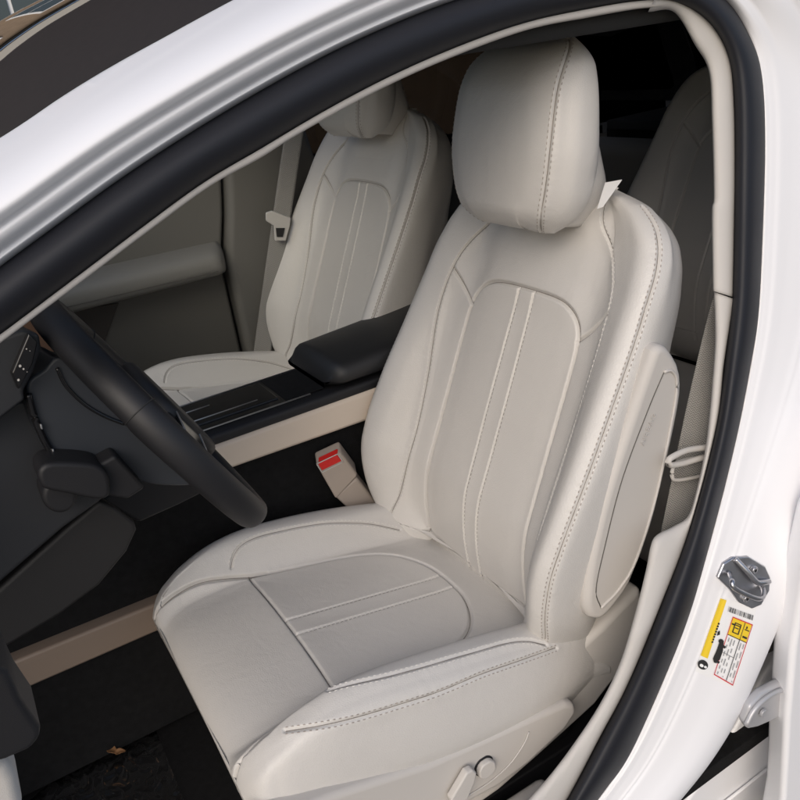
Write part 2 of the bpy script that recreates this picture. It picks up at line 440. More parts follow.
def build_headrest():
    fr = frame(math.radians(11), HR_O)
    H = .268
    def half(h):
        u = h/H
        w = smooth1(u, [0, .12, .35, .6, .85, 1], [.086, .112, .131, .130, .118, .104])
        dz = smooth1(u, [0, .2, .5, .8, 1], [.0, .006, .010, .006, .0])
        back = smooth1(u, [0, .25, .5, .8, 1], [.105, .112, .108, .095, .08])
        P = [(0, dz), (.05, dz-.001), (w-.04, dz-.005), (w-.012, dz-.016), (w, dz-.030), (w+.010, dz-.05), (w+.008, -.07), (w-.006, -back+.02), (w-.04, -back), (.04, -back-.004), (0, -back-.004)]
        k = 1.
        if u > .72: k = math.sqrt(max(.006, 1-((u-.72)/.285)**2))
        if u < .14: k = math.sqrt(max(.03, 1-((.14-u)/.145)**2))
        P = [(x*(1-.22*max(0, (u-.86)/.14)**2)*(1-.10*max(0, (.1-u)/.1)**2), y) for x, y in P]
        return P, k, -.055, h
    c = (1-np.cos(np.linspace(0, np.pi, 210)))/2
    rows = loft(c*H, half, 0, 190, -.085)
    p = Pad(rows[:, ::-1], fr)
    seams = []; st = []
    ks = None
    L = p.L
    # side seam: loop point nearest to the corner between face and side on each row
    for sg in (1, -1):
        pts = []
        for r in range(6, p.R-8):
            row = L[r]; u = row[0, 1]/H
            w = smooth1(u, [0, .12, .35, .6, .85, 1], [.086, .112, .131, .130, .118, .104])*(1-.22*max(0, (u-.86)/.14)**2)
            front = row[:, 2] > -.05
            tgt = sg*(w+.006-.020*math.sin(math.pi*min(1, u*1.02)))
            d = np.abs(row[:, 0]-tgt)+np.where(front, 0, 9)+np.where(row[:, 2] < np.median(row[:, 2]), 1, 0)
            pts.append(p.P[r*p.K+int(np.argmin(d))])
        pts = np.array(pts)
        for _ in range(160): pts[1:-1] = .25*pts[:-2]+.5*pts[1:-1]+.25*pts[2:]
        seams.append(pts)
    p.carve([(q, .0026, .0019, .0014, .012) for q in seams])
    for q in seams: st.append(p.stitches(q, .0044, r=.0007)+p.stitches(q, -.0044, r=.0007))
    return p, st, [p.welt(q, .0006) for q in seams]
def build_cushion():
    a = math.atan(.20)
    O_ = np.array([-.05, 0, .31])+SEATO
    fr = (O_, np.array([0., 1, 0]), np.array([-math.cos(a), 0, math.sin(a)]), np.array([math.sin(a), 0, math.cos(a)]))
    # (s, f, n): loops need the same handedness as the backrest: A forward, N up
    ff = [-.10, -.03, .03, .1, .2, .3, .4, .44, .47, .49]
    Ws = [.235, .25, .258, .262, .262, .255, .243, .235, .222, .19]
    Bs = [.036, .044, .048, .053, .057, .057, .052, .046, .038, .03]
    def half(f):
        W = smooth1(f, ff, Ws); B = smooth1(f, ff, Bs)
        bt = -.135
        f_ = min(1., W/.236)
        P = [(0, .005), (.06*f_, .005), (.12*f_, .003), (.160*f_, .0), (.178*f_, .003), (.196*f_, B*.55), (.212*f_, B*.95+.006), (max(W-.024, .215*f_), B+.009), (W-.004, B+.001), (W+.013, B-.020),
             (W+.024, -.035), (W+.020, -.075), (W-.002, bt+.012), (W-.05, bt-.006), (.1*f_, bt-.01), (0, bt-.01)]
        k = 1.; f0, r = .275, .209
        if f > f0: k = max(.02, 1-((f-f0)/r)**2.1)**(1/2.1)
        if f < -.05: k = math.sqrt(max(.02, 1-((-.05-f)/.095)**2))
        return P, k, -.070, f
    f = np.r_[np.linspace(-.14, .37, 285), .37+.1125*np.sin(np.linspace(0, 1, 130)[1:]*np.pi/2)]
    rows = loft(f, half, 0, 270, -.10)
    t_ = np.clip((rows[..., 1]-.18)/.27, 0, 1); rows[..., 1] -= 2.3*np.clip(-.015-rows[..., 2], 0, 1)**2*t_*t_*(3-2*t_)   # the front falls back towards its lower edge
    p = Pad(rows, fr)
    mir = lambda q: [(-x, y) for x, y in q]
    ins_half = [(0, .012), (.06, .018), (.115, .045), (.148, .085), (.163, .14), (.168, .2), (.172, .27), (.176, .318)]
    insert = [(-x, y) for x, y in ins_half][::-1]+ins_half[1:]
    front = [(-.178, .318), (0, .316), (.178, .318)]
    edge = [(.174, .30), (.178, .345), (.183, .40), (.190, .440), (.196, .462), (.199, .474)]
    nose = [(.199, -.015), (.204, -.045), (.206, -.09), (.205, -.135)]
    crest = [(.176, .325), (.188, .30), (.200, .24), (.206, .17), (.211, .10), (.222, .03), (.226, .0)]
    main = lambda sg: [(sg*(smooth1(q, ff, Ws)+.001), q) for q in (.0, .05, .1, .2, .3, .37, .41)]+[(sg*.222, .440), (sg*.206, .456), (sg*.193, .458)]
    corner = [(.17, .30), (.18, .24)]
    twA, twB = [(.021, .018), (.021, .17), (.021, .316)], [(-.021, .018), (-.021, .17), (-.021, .316)]
    I, Fr = p.drop(insert), p.drop(front)
    O_, Sx, A, N = fr
    def radial(sth):                                       # (s, angle) on the rolled nose, cast towards the nose axis
        out = []
        for s_, th in cr(sth, 120):
            c_ = O_+s_*Sx+.325*A-.07*N; d_ = math.cos(math.radians(th))*A+math.sin(math.radians(th))*N
            h_ = p.bvh.ray_cast(Vector(c_+.5*d_), Vector(-d_))
            if h_[0] is not None: out.append(np.array(h_[0]))
        return np.array(out)
    def sm(q):
        q = resample(q, 260)
        for _ in range(20): q[1:-1] = .25*q[:-2]+.5*q[1:-1]+.25*q[2:]
        return q
    edge_s = [(.174, .285), (.176, .31), (.178, .322)]
    nose_s = [(.179, 88), (.186, 60), (.194, 38), (.199, 15), (.201, -8)]
    E1 = sm(np.vstack([p.drop(edge_s), radial(nose_s)])); E2 = sm(np.vstack([p.drop(mir(edge_s)), radial(mir(nose_s))]))
    C2 = p.trace([(328, 691), (348, 685), (400, 673), (477, 651), (510, 642), (530, 641), (546, 645)])
    C1 = p.trace([(231, 568), (233, 556), (240, 546), (252, 539), (268, 534), (300, 527), (330, 523), (370, 524), (400, 530)])
    tip = [(.252, 76), (.247, 62), (.236, 50), (.220, 41), (.201, 36)]
    Mt = p.trace([(556, 648), (545, 652), (520, 661), (480, 675), (440, 692), (400, 705), (360, 717), (330, 724), (300, 729), (285, 731)])
    M2 = sm(Mt); M1 = p.mirror(M2[:175])
    T1, T2 = p.drop(twA), p.drop(twB)
    # main seam continues round the bolster tip to the nose groove
    q = [(I, .0042, .0024, .0024, .03), (Fr, .0032, .0021, .002, .03)]
    for e in (E1, E2): q.append((e, .0048, .0028, .003, .024))
    for e in (C1, C2): q.append((e, .0026, .0019, .0014, .012))
    for e in (M1, M2): q.append((e, .0028, .0019, .0016, .012))
    for e in (T1, T2): q.append((e, .0026, .0019, .0008, .010))
    p.carve(q)
    sl, sd_ = [], []
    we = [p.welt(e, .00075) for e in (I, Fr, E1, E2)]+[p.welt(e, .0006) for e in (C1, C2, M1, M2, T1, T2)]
    for e in (T1, T2): sl.append(p.stitches(e, .0030, r=.0006)+p.stitches(e, -.0030, r=.0006))
    for e, sg in ((C1, 1), (C2, -1)): sl.append(p.stitches(e, .0046, r=.0007)+p.stitches(e, -.0046, r=.0007))
    for e in (M1, M2): sd_.append(p.stitches(e, .0042, r=.0007)+p.stitches(e, -.0042, r=.0007))
    return p, sl, sd_, we
_b = frame(math.radians(24), np.array([-.0508, 0, .3195])+SEATO)
HR_O = _b[0]+.606*_b[2]+.116*_b[3]
def on_frame(fr, s, a, n): return fr[0]+s*fr[1]+a*fr[2]+n*fr[3]

def make_seat():
    t = thing('front_seat', 'beige leather driver seat with stitched bolsters, nearest to the open door', 'car seat', (0, .38, 0), 'front seats of the car')
    bp, bl, bd, bw = build_backrest()
    b = bp.obj('backrest', LEATHER, t)
    for q in bl: mesh('seam_stitching', *merge(q), THREADL, b)
    for q in bd: mesh('bolster_stitching', *merge(q), THREAD, b)
    for q in bw: mesh('seam_shade', *q, SEAMSHADE, b)
    hp, hs, hw = build_headrest()
    h = hp.obj('headrest', LEATHER, t); 
    for q in hs: mesh('headrest_stitching', *merge(q), THREAD, h)
    for q in hw: mesh('seam_shade', *q, SEAMSHADE, h)
    rw = []
    fh = frame(math.radians(11), HR_O)
    for hh in np.linspace(.008, .215, 40):
        u = (hh-.008)/.207; dp_ = smooth1(u, [0, .18, .5, .8, 1], [.150, .172, .150, .118, .08]); ww = smooth1(u, [0, .2, .6, 1], [.085, .104, .104, .07])
        rw.append([fh[0]+fh[1]*ww*math.copysign(abs(math.cos(q))**.55, math.cos(q))+fh[2]*hh+fh[3]*(-.07-(dp_-.07)*abs(math.sin(q))**.7*(1 if math.sin(q) > 0 else -.1)) for q in np.linspace(0, 2*np.pi, 60, endpoint=False)])
    fs = grid_faces(40, 60); fs.append(tuple(range(60))); fs.append(tuple(39*60+k for k in range(60)))
    fixn(mesh('headrest_shell', np.array(rw).reshape(-1, 3), fs, LEATHER, h))
    cp, cl, cdk, cw = build_cushion()
    c = cp.obj('seat_cushion', LEATHER, t)
    for q in cl: mesh('seam_stitching', *merge(q), THREADL, c)
    for q in cdk: mesh('bolster_stitching', *merge(q), THREAD, c)
    for q in cw: mesh('seam_shade', *q, SEAMSHADE, c)
    # plastic side shield of the seat base
    yq = .110
    sh = [(300, 812), (360, 782), (430, 758), (510, 722), (547, 694), (562, 664), (602, 628), (642, 586), (646, 612), (634, 656), (596, 706), (540, 757), (500, 792), (480, 806), (430, 850), (330, 880)]
    o1 = slab('base_shield', [onY(x, y, yq+.012) for x, y in sh], (0, .05, 0), BEIGE, t, .012, 4)
    va = [(250, 830), (330, 797), (432, 764), (520, 724), (566, 704), (576, 704), (578, 712), (566, 730), (530, 764), (498, 788), (470, 803), (420, 850), (300, 890)]
    o2 = slab('side_valance', [onY(x, y, yq-.018) for x, y in va], (0, .04, 0), BEIGE, t, .016, 5)
    kx = onY(484, 766, yq-.019)
    # lumbar knob, recline lever
    def disc(name, c, r, d, m, par):
        a = np.linspace(0, 2*np.pi, 40, endpoint=False)
        rr = r*(1-.035*(np.cos(4*a) > .8))
        return slab(name, [(c[0]+r_*math.cos(q), c[1], c[2]+r_*math.sin(q)) for q, r_ in zip(a, rr)], (0, -d, 0), m, par, .0025)
    disc('knob_recess', kx+np.array([0, .0015, 0]), .0172, .002, DARKPL, o2)
    disc('lumbar_knob', kx, .0152, .010, BEIGE, o2)
    lv = [(446, 794), (462, 767), (468, 764), (472, 767), (470, 776), (460, 800), (452, 806)]
    slab('recline_switch', [onY(x, y, yq-.022) for x, y in lv], (0, -.013, 0), BEIGE, o2, .003)
    gl = cr([onY(x, y, yq-.0195) for x, y in [(529, 732), (524, 744), (510, 764), (490, 782), (466, 797), (450, 806)]], 50)
    tube('trim_line', gl, .0011, GREYTRIM, o2, n=8)
    # under-seat frame
    box('seat_frame', (-.48, .16, .08), (.02, .60, .19), CARPET, t, .01)
    for yy in (.18, .56): box('seat_rail', (-.38, yy-.02, .01), (.12, yy+.02, .06), DARKPL, t, .004)
    # side airbag cover on the bolster flank
    fr = _b
    N0 = np.array([0., -1, 0])
    ab = [(655, 352), (661, 345), (668, 346), (679, 362), (683, 378), (682, 400), (672, 450), (655, 520), (640, 562), (628, 590), (606, 618), (596, 622), (588, 614), (587, 600), (592, 560), (606, 500), (630, 425)]
    def cov(x, y, off): return onY(x, y, .085+off)
    oc = slab('side_airbag_cover', [cov(x, y, 0) for x, y in cr(ab, 60, True)[:-1]], (0, .06, 0), BEIGE, t, .012, 5)
    ln = cr([(664, 372), (648, 410), (622, 480), (604, 550), (596, 590), (601, 608)], 60); ln2 = cr([(664, 372), (672, 371), (677, 384), (672, 420), (655, 500), (636, 560), (620, 588), (601, 608)], 80)
    tube('cover_groove', [cov(x, y, -.0002) for x, y in ln], .0009, DOORDARK, oc, n=6)
    tube('cover_rim', [cov(x, y, -.001) for x, y in ln2], .0022, BEIGE, oc, n=8)
    # embossed lettering
    cu = bpy.data.curves.new('lettering', 'FONT'); cu.body = 'AIRBAG'; cu.size = .0125; cu.extrude = .0004; cu.space_character = 1.15
    to = bpy.data.objects.new('lettering', cu); C().link(to)
    p0, p1 = cov(644, 446, -.0012), cov(655, 418, -.0012)
    d = p1-p0; d /= np.linalg.norm(d); nrm = np.array([0, -1., 0]); up = np.cross(nrm, d)
    mm = Matrix.Identity(4)
    for i in range(3): mm[i][0] = d[i]; mm[i][1] = up[i]; mm[i][2] = nrm[i]; mm[i][3] = p0[i]
    bpy.context.view_layer.update()
    me = bpy.data.meshes.new_from_object(to.evaluated_get(bpy.context.evaluated_depsgraph_get())); bpy.data.objects.remove(to)
    me.transform(Matrix.Translation(-Vector(parent_loc(oc))) @ mm)
    link('lettering', me, GREYTRIM, oc, smooth=False)
    # white maker's tag sticking out under the headrest
    tg = [onY(x, y, Y) for x, y, Y in ((605, 183, .262), (622, 180, .235), (603, 207, .232), (597, 209, .250))]
    slab('paper_tag', tg, (.0006, .0004, .0006), PAPER, t, .0001, 1)
    return t
seat = make_seat()
def copy_tree(o, parent=None):
    c = o.copy(); C().link(c)
    if parent is not None: c.parent = parent
    for ch in list(o.children): copy_tree(ch, c)
    return c
def drop_parts(o, names):
    for ch in list(o.children):
        drop_parts(ch, names)
        if ch.name.split('.')[0] in names: bpy.data.objects.remove(ch)
pas = copy_tree(seat); pas.location = (.111, .38+.74, .095)
pas['label'] = 'beige leather passenger seat on the far side, beyond the black armrest'
drop_parts(pas, ('paper_tag', 'side_airbag_cover', 'cover_groove', 'cover_rim', 'lettering'))

# ------------------------------------------------------------------ car body (left flank, roof, floor)
body = thing('white_car', 'white painted car body with black door seal framing the open driver door', 'car', (.1, .1, -.2))
seal_out = [(-70, 320), (0, 267), (52, 229), (102, 192), (150, 159), (205, 124), (264, 89), (330, 53), (398, 22), (456, 0), (540, -26), (620, -40), (690, -26), (726, 0), (747, 31), (761, 70), (765, 140), (762, 245), (758, 318), (750, 368), (737, 435), (716, 520), (688, 618), (660, 688), (628, 758), (597, 800), (550, 862)]
seal_in = [(-70, 385), (0, 335), (45, 301), (73, 280), (147, 224), (210, 178), (260, 150), (295, 128), (365, 89), (435, 56), (523, 23), (590, 9), (640, 0), (677, 2), (709, 21), (729, 56), (734, 105), (734, 175), (733, 260), (731, 312), (724, 364), (716, 428), (689, 530), (660, 607), (628, 684), (600, 737), (567, 800), (530, 860)]
trim_in = [(-70, 394), (0, 343), (45, 309), (73, 288), (147, 232), (210, 186), (260, 158), (295, 136), (365, 97), (435, 64), (523, 31), (590, 17), (636, 9), (662, 7)]
def curve_px(P, n): return cr(P, n)
NB = 260
so, si = curve_px(seal_out, NB), curve_px(seal_in, NB)
# match parameters: for each outer point take nearest-perp inner point by normalised arc length near corners
def match(A, B):
    out = []; j0 = 0
    for a in A:
        d = np.linalg.norm(B-a, axis=1); j = int(np.argmin(d)); j = max(j, j0); j0 = j; out.append(B[j])
    out = np.array(out)
    for _ in range(25): out[1:-1] = .25*out[:-2]+.5*out[1:-1]+.25*out[2:]
    return out
si_m = match(so, cr(seal_in, 2000))
# rubber door seal: bulbous section between the two contours
rows = []
for a, b in zip(so, si_m):
    r = []
    for f, h in ((-.04, .012), (0, -.004), (.12, -.017), (.32, -.026), (.55, -.027), (.78, -.020), (.93, -.008), (1., .006), (1.02, .03)):
        q = a+(b-a)*f; r.append(onB(q[0], q[1], h))
    rows.append(crf(r, 3)[:25])
rows = np.array(rows)
mesh('door_seal', rows.reshape(-1, 3), grid_faces(NB, rows.shape[1], False), RUBBER, body)
# painted flank: from the seal outwards
outer_lim = [(-160, 235), (0, 138), (20, 125), (60, 98), (105, 70), (165, 37), (205, 15), (260, -14), (330, -48), (400, -80), (500, -120), (620, -150), (740, -120), (880, -80), (940, 0), (960, 80), (960, 150), (945, 250), (925, 330), (895, 400), (860, 455), (815, 540), (765, 660), (738, 720), (706, 770), (675, 806), (630, 864)]
ol = cr(outer_lim, 2000)
Lo = np.r_[0, np.cumsum(np.linalg.norm(np.diff(cr(seal_out, 2000), axis=0), axis=1))]
# node-to-node correspondence of the two polylines
def dense_nodes(P, per=24):
    P = np.array(P, float); Q = np.vstack([2*P[0]-P[1], P, 2*P[-1]-P[-2]]); out = []
    for i in range(1, len(Q)-2):
        a, b, c, d = Q[i-1:i+3]
        for t in np.linspace(0, 1, per, endpoint=False):
            out.append(.5*((2*b)+(-a+c)*t+(2*a-5*b+4*c-d)*t*t+(-a+3*b-3*c+d)*t**3))
    return np.array(out+[Q[-2]])
A_, B_ = dense_nodes(seal_out, 12), dense_nodes(outer_lim, 12)
nn = len(A_); wB = np.clip((np.arange(nn)/12.-13.)/2.0, 0, 1)          # 0 on the roof rail, 1 on the B pillar
wB = wB*wB*(3-2*wB)
profA = [(-.03, .02), (0, .0), (.03, -.012), (.060, -.018), (.085, -.0185), (.115, -.0195), (.15, -.025), (.20, -.031), (.25, -.034), (.285, -.0338), (.31, -.0348), (.36, -.041), (.45, -.046), (.58, -.036), (.72, -.012), (.86, .03), (.97, .075), (1., .09)]
profB = [(-.03, .02), (0, .0), (.03, -.004), (.060, -.006), (.085, -.008), (.115, -.009), (.15, -.010), (.20, -.012), (.25, -.014), (.285, -.016), (.31, -.017), (.36, -.020), (.45, -.024), (.58, -.030), (.72, -.037), (.86, -.043), (.97, -.044), (1., -.038)]
rows = []
for i in range(nn):
    r = []
    for (fa, ha), (fb, hb) in zip(profA, profB):
        q = A_[i]+(B_[i]-A_[i])*(fa+(fb-fa)*wB[i]); r.append(onB(q[0], q[1], ha+(hb-ha)*wB[i]))
    # behind the crease the B pillar turns in towards the rear door opening
    e = r[-1]
    if wB[i] > 0:
        r += [e+np.array([.010, .012, -.001])*wB[i], e+np.array([.03, .07, -.004])*wB[i], e+np.array([.055, .13, -.008])*wB[i]]
    else: r += [e, e, e]
    rows.append(crf(r, 5))
rows = np.array(rows)
for _ in range(60): rows[1:-1] = .25*rows[:-2]+.5*rows[1:-1]+.25*rows[2:]
pf_ = grid_faces(nn, rows.shape[1], False, True)
mesh('painted_pillars', rows.reshape(-1, 3), pf_, PAINT, body)
PBVH = BVHTree.FromPolygons([Vector(v) for v in rows.reshape(-1, 3)], pf_)
def onPaint(x, y, h):
    d = Vector(ray(x, y)).normalized(); q = PBVH.ray_cast(Vector(CAM), d)
    if q[0] is None: return onB(x, y, -.034-h)
    nv = q[1] if q[1].dot(d) < 0 else -q[1]
    return np.array(q[0]+nv*h)
edge_line = rows[:, -1]
# beige A pillar / roof rail trim
ti = curve_px(trim_in, 140); tj = match(ti, cr(seal_in, 2000))
rows = []
for a, b in zip(tj, ti):
    rows.append(cr([onB(a[0], a[1], .012), onB(a[0], a[1], -.004), onB((a[0]+b[0])/2, (a[1]+b[1])/2, -.006), onB(b[0], b[1], .0), onB(b[0], b[1], .03), onB(b[0], b[1], .09)], 16))
mesh('pillar_trim', np.array(rows).reshape(-1, 3), grid_faces(140, 16, False), BEIGE, body)
# B pillar trim, upper and lower
def trim_strip(name, outer, inner, n, m, dep=.06, face=.0):
    a, b = cr(outer, n), cr(inner, n); rows = []
    for p, q in zip(a, b):
        mid = (p+q)/2
        rows.append(cr([onB(p[0], p[1], .014), onB(*(p+(q-p)*.03), -.003), onB(*(p+(q-p)*.25), -.006), onB(*mid, -.004), onB(*(p+(q-p)*.85), .001), onB(*(p+(q-p)*.97), .008), onB(*q, .018), onB(*q, .018+dep)], 26))
    V = np.array(rows).reshape(-1, 3)
    F = grid_faces(n, 26, False); F.append(tuple(range(26))); F.append(tuple((n-1)*26+k for k in range(26)))
    return mesh(name, V, F, m, body)
trim_strip('upper_pillar_trim', [(655, -2), (677, 1), (709, 20), (729, 56), (734, 105), (735, 175), (734, 240), (733, 297)], [(648, 12), (674, 12), (695, 45), (709, 72), (712, 122), (714, 196), (712, 212), (713, 291)], 90, GREYTRIM)
trim_strip('lower_pillar_trim', [(734, 299), (731, 318), (724, 364), (716, 428), (689, 530), (660, 607), (628, 684), (600, 737), (567, 800), (530, 862)], [(714, 292), (715, 340), (712, 384), (710, 408), (705, 450), (696, 492), (688, 516), (674, 526), (657, 535), (651, 545), (646, 570), (636, 610), (621, 660), (601, 702), (575, 742), (546, 780), (505, 825)], 200, GREYTRIM, .05)
# flat reveal between the pillar trim and the seat (lower B pillar cover, sill)
# roof, headliner, floor and firewall
def roof_z(x, y):
    yy = (y-.75)/.6
    return 1.175+.075*(1-yy*yy)-.10*max(0, (-x-.05))**1.3-.10*max(0, x-.5)**2
xs, ys = np.linspace(-.12, 1.25, 40), np.linspace(.2, 1.30, 24)
V = [(x, y, roof_z(x, y)) for x in xs for y in ys]
F = grid_faces(40, 24, False)
hl = mesh('headliner', V, F, HEAD, body)
sm = hl.modifiers.new('s', 'SOLIDIFY'); sm.thickness = .02; sm.offset = 0
V = [(x, y, roof_z(x, y)+.045) for x in xs for y in ys]
rf = mesh('roof_panel', V, F, PAINT, body); sm = rf.modifiers.new('s', 'SOLIDIFY'); sm.thickness = .004
slab('far_side_shell', [(x, 1.525, z) for x, z in [(-1.25, -.1), (1.8, -.1), (1.8, .84), (.5, .93), (-1.25, .95)]], (0, .02, 0), DOORDARK, body, .004, 2)
slab('rear_window', [(1.24, .1, 1.22), (1.24, 1.47, 1.22), (1.80, 1.47, .86), (1.80, .1, .86)], (.002, 0, .004), PRIVACY, body, .0005, 1)
box('floor_carpet', (-1.25, .02, -.03), (1.4, 1.48, 0.), CARPET, body, .002)
box('firewall', (-1.30, .02, 0.), (-1.26, 1.48, .72), CARPET, body, .002)
box('rear_bulkhead', (1.36, .06, 0.), (1.40, 1.44, .84), CARPET, body, .002)
box('parcel_shelf', (1.32, .10, .84), (1.75, 1.40, .87), SHELF, body, .006)
# sill trim under the door opening
box('sill_trim', (-1.0, .03, .02), (-.08, .12, .10), GREYTRIM, body, .015)
# black gap between seat and sill: carpeted side
# windscreen
gl_px = [(-160, 235), (0, 138), (60, 98), (105, 70), (165, 37), (205, 15), (260, -14), (330, -48), (400, -80)]
edge = np.array([onB(x, y, .085) for x, y in cr(gl_px, 60)])
def screen_pt(e, v, dz=0.):
    y1 = 1.5-e[1]; y = e[1]+(y1-e[1])*v
    return np.array([e[0]+.02*math.sin(math.pi*v)*0, y, e[2]+.15*math.sin(math.pi*min(v, 1-v))*.62+dz])
vs = np.linspace(0, 1, 60)
V = [screen_pt(e, v) for e in edge for v in vs]
mesh('windscreen', V, grid_faces(60, 60, False), GLASS, body)
V = [screen_pt(e, v, -.004) for e in edge for v in np.linspace(0, .075, 8)]
V2 = [screen_pt(e, v, -.004) for e in edge for v in np.linspace(.93, 1, 8)]
FRIT = mat('black ceramic frit', (.012, .008, .012), .35)
mesh('windscreen_border', V, grid_faces(60, 8, False), FRIT, body); mesh('windscreen_border', V2, grid_faces(60, 8, False), FRIT, body)
# lower rest of the windscreen towards the bonnet
e0 = edge[0]
V = []
for u in np.linspace(0, 1, 12):
    for v in vs: p = screen_pt(e0, v); V.append((p[0]-.62*u, p[1]+(.5-v)*-.1*u, p[2]-.27*u))
mesh('windscreen_lower', V, grid_faces(12, 60, False), GLASS, body)
# far A pillar and cant rail
far = np.array([[e[0], 1.52-e[1]+.02, e[2]] for e in edge])
far = np.vstack([far, far[-1]+np.array([[.25, .0, .02], [.7, .0, .01], [1.2, 0, -.1]])])
tube('far_roof_rail', cr(far, 60), .035, PAINT, body, n=12)
tube('far_pillar_trim', cr(far-np.array([0, .05, .03]), 60), .028, mat('grey pillar cloth', (.25, .24, .22), .8), body, n=10)
# door striker
st_n = np.array([-.05, -1., .12]); st_n /= np.linalg.norm(st_n)
def fl(x, y, h=0.): return onPaint(x, y, h)
plate = [(722, 563), (732, 557), (747, 556), (764, 566), (769, 577), (768, 590), (760, 604), (751, 608), (738, 602), (728, 588), (716, 577)]
stk = slab('door_striker', [fl(x, y, .004) for x, y in plate], (0, .008, 0), STEEL, body, .002)
lp = [fl(727, 572, .006), fl(722, 575, .02), fl(716, 574, .034), fl(718, 580, .036), fl(740, 590, .030), fl(752, 592, .022), fl(758, 588, .012), fl(759, 584, .004)]
tube('striker_loop', cr(lp, 60), .0036, STEEL, stk, n=12)
lp2 = [fl(733, 558, .006), fl(742, 569, .011), fl(751, 579, .012), fl(760, 580, .010), fl(766, 580, .006)]
tube('striker_rib', cr(lp2, 40), .0042, STEEL, stk, n=12)
for x, y in ((752, 569), (744, 597)):
    c = fl(x, y, .008); a = np.linspace(0, 2*np.pi, 24, endpoint=False)
    sc = slab('screw', [c+np.array([.0062*math.cos(q), 0, .0062*math.sin(q)]) for q in a], (0, .006, 0), STEEL, stk, .0012, 2)
    slab('screw_socket', [c+np.array([.0028*math.cos(q), -.0004, .0028*math.sin(q)]) for q in a[::4]], (0, .0004, 0), DARKPL, stk, .0001, 1)
# airbag sticker: thin printed sheets on the painted pillar
stp = [(703, 599), (723, 599), (754, 618), (733, 685), (698, 670)]
def dec(name, px, h, m, par): return mesh(name, [onPaint(x, y, h-.0024) for x, y in px], [tuple(range(len(px)))[::-1]], m, par, smooth=False)
def patch(name, q4, h, m, par_, nu=10, nv=24):
    a, b, c, d = [np.array(k, float) for k in q4]; V = []
    for i in range(nu):
        for j in range(nv):
            u, v = i/(nu-1), j/(nv-1); q = (a*(1-u)+b*u)*(1-v)+(d*(1-u)+c*u)*v; V.append(onPaint(q[0], q[1], h-.0024))
    return mesh(name, V, grid_faces(nu, nv, False), m, par_, smooth=True)
sh0 = patch('warning_sticker', [(720, 597), (757, 606), (735, 689), (695, 671)], .0027, PAPER, body)
patch('yellow_band', [(720, 598), (726, 600), (707, 658), (700, 655)], .0040, YELLOW, sh0)
def par(u, v, q=((732, 616), (752, 624), (732, 685), (713, 674))):
    a, b, c, d = [np.array(k, float) for k in q]
    return tuple((a*(1-u)+b*u)*(1-v)+(d*(1-u)+c*u)*v)
def bar(u0, v0, u1, v1, q=None):
    k = dict(q=q) if q else {}
    return [par(u0, v0, **k), par(u1, v0, **k), par(u1, v1, **k), par(u0, v1, **k)]
def multi(name, polys, h, m, par_):
    V, F = [], []
    for P in polys:
        o = len(V); V += [onPaint(x, y, h-.0024) for x, y in P]; F.append(tuple(range(o, o+len(P)))[::-1])
    return mesh(name, V, F, m, par_, smooth=False)
multi('red_frame', [bar(0, 0, 1, .016), bar(0, .984, 1, 1), bar(0, 0, .03, 1), bar(.97, 0, 1, 1)], .0046, REDINK, sh0)
dec('yellow_panel', bar(.03, .016, .97, .30), .0040, YELLOW, sh0)
multi('grid_line', [bar(.03, .295, .97, .306), bar(.62, .02, .65, .98), bar(.03, .60, .64, .606)], .0046, INK, sh0)
ic = [bar(.17, .07, .50, .085), bar(.17, .225, .50, .24), bar(.17, .07, .22, .24), bar(.45, .07, .50, .24), bar(.22, .10, .45, .115), bar(.24, .145, .42, .16), bar(.05, .10, .17, .125), bar(.70, .11, .92, .125), bar(.70, .22, .92, .25), bar(.74, .06, .80, .10)]
multi('pictogram', ic, .0051, INK, sh0)
tx = []
for c0 in (.12, .26, .40, .72, .86):
    v = .34
    while v < .95:
        L_ = random.uniform(.05, .13); tx.append(bar(c0, v, c0+.035, min(.96, v+L_))); v += L_+.05
multi('fine_print', tx, .0051, GREYINK, sh0)
bc = ((728, 606), (753, 615), (752, 620), (727, 611))
multi('barcode', [bar(u, 0, u+random.choice((.012, .02, .03)), 1, bc) for u in np.arange(0, .98, .05)], .0046, INK, sh0)
def blob(cx, cy, rx, ry, rot=0, n=20):
    return [(cx+rx*math.cos(q)*math.cos(rot)-ry*math.sin(q)*math.sin(rot), cy+rx*math.cos(q)*math.sin(rot)+ry*math.sin(q)*math.cos(rot)) for q in np.linspace(0, 2*np.pi, n, endpoint=False)]
multi('seated_figure', [[(719, 640), (723, 640), (722, 650), (719, 659), (713, 662), (712, 658), (716, 649)], blob(720, 640.5, 2.4, 2.2), blob(715, 660, 2.2, 2.4), [(721, 643), (725, 646), (724, 648), (720, 646)], [(714, 658), (719, 661), (718, 663), (713, 661)], [(717, 631), (719, 630), (719, 634), (716, 635)]], .0046, INK, sh0)
multi('round_pictogram', [blob(702, 664, 5.4, 4.6, .6)], .0046, INK, sh0)
multi('round_pictogram_face', [blob(700.6, 664.5, 2.0, 1.5, .6), blob(704.2, 666, 1.5, 1.2, .6)], .0054, PAPER, sh0)
multi('band_lettering', [[(717.5-k*.9, 622+k*2.6), (719-k*.9, 622.5+k*2.6), (718.3-k*.9, 624.3+k*2.6), (716.8-k*.9, 623.8+k*2.6)] for k in range(8)], .0046, INK, sh0)

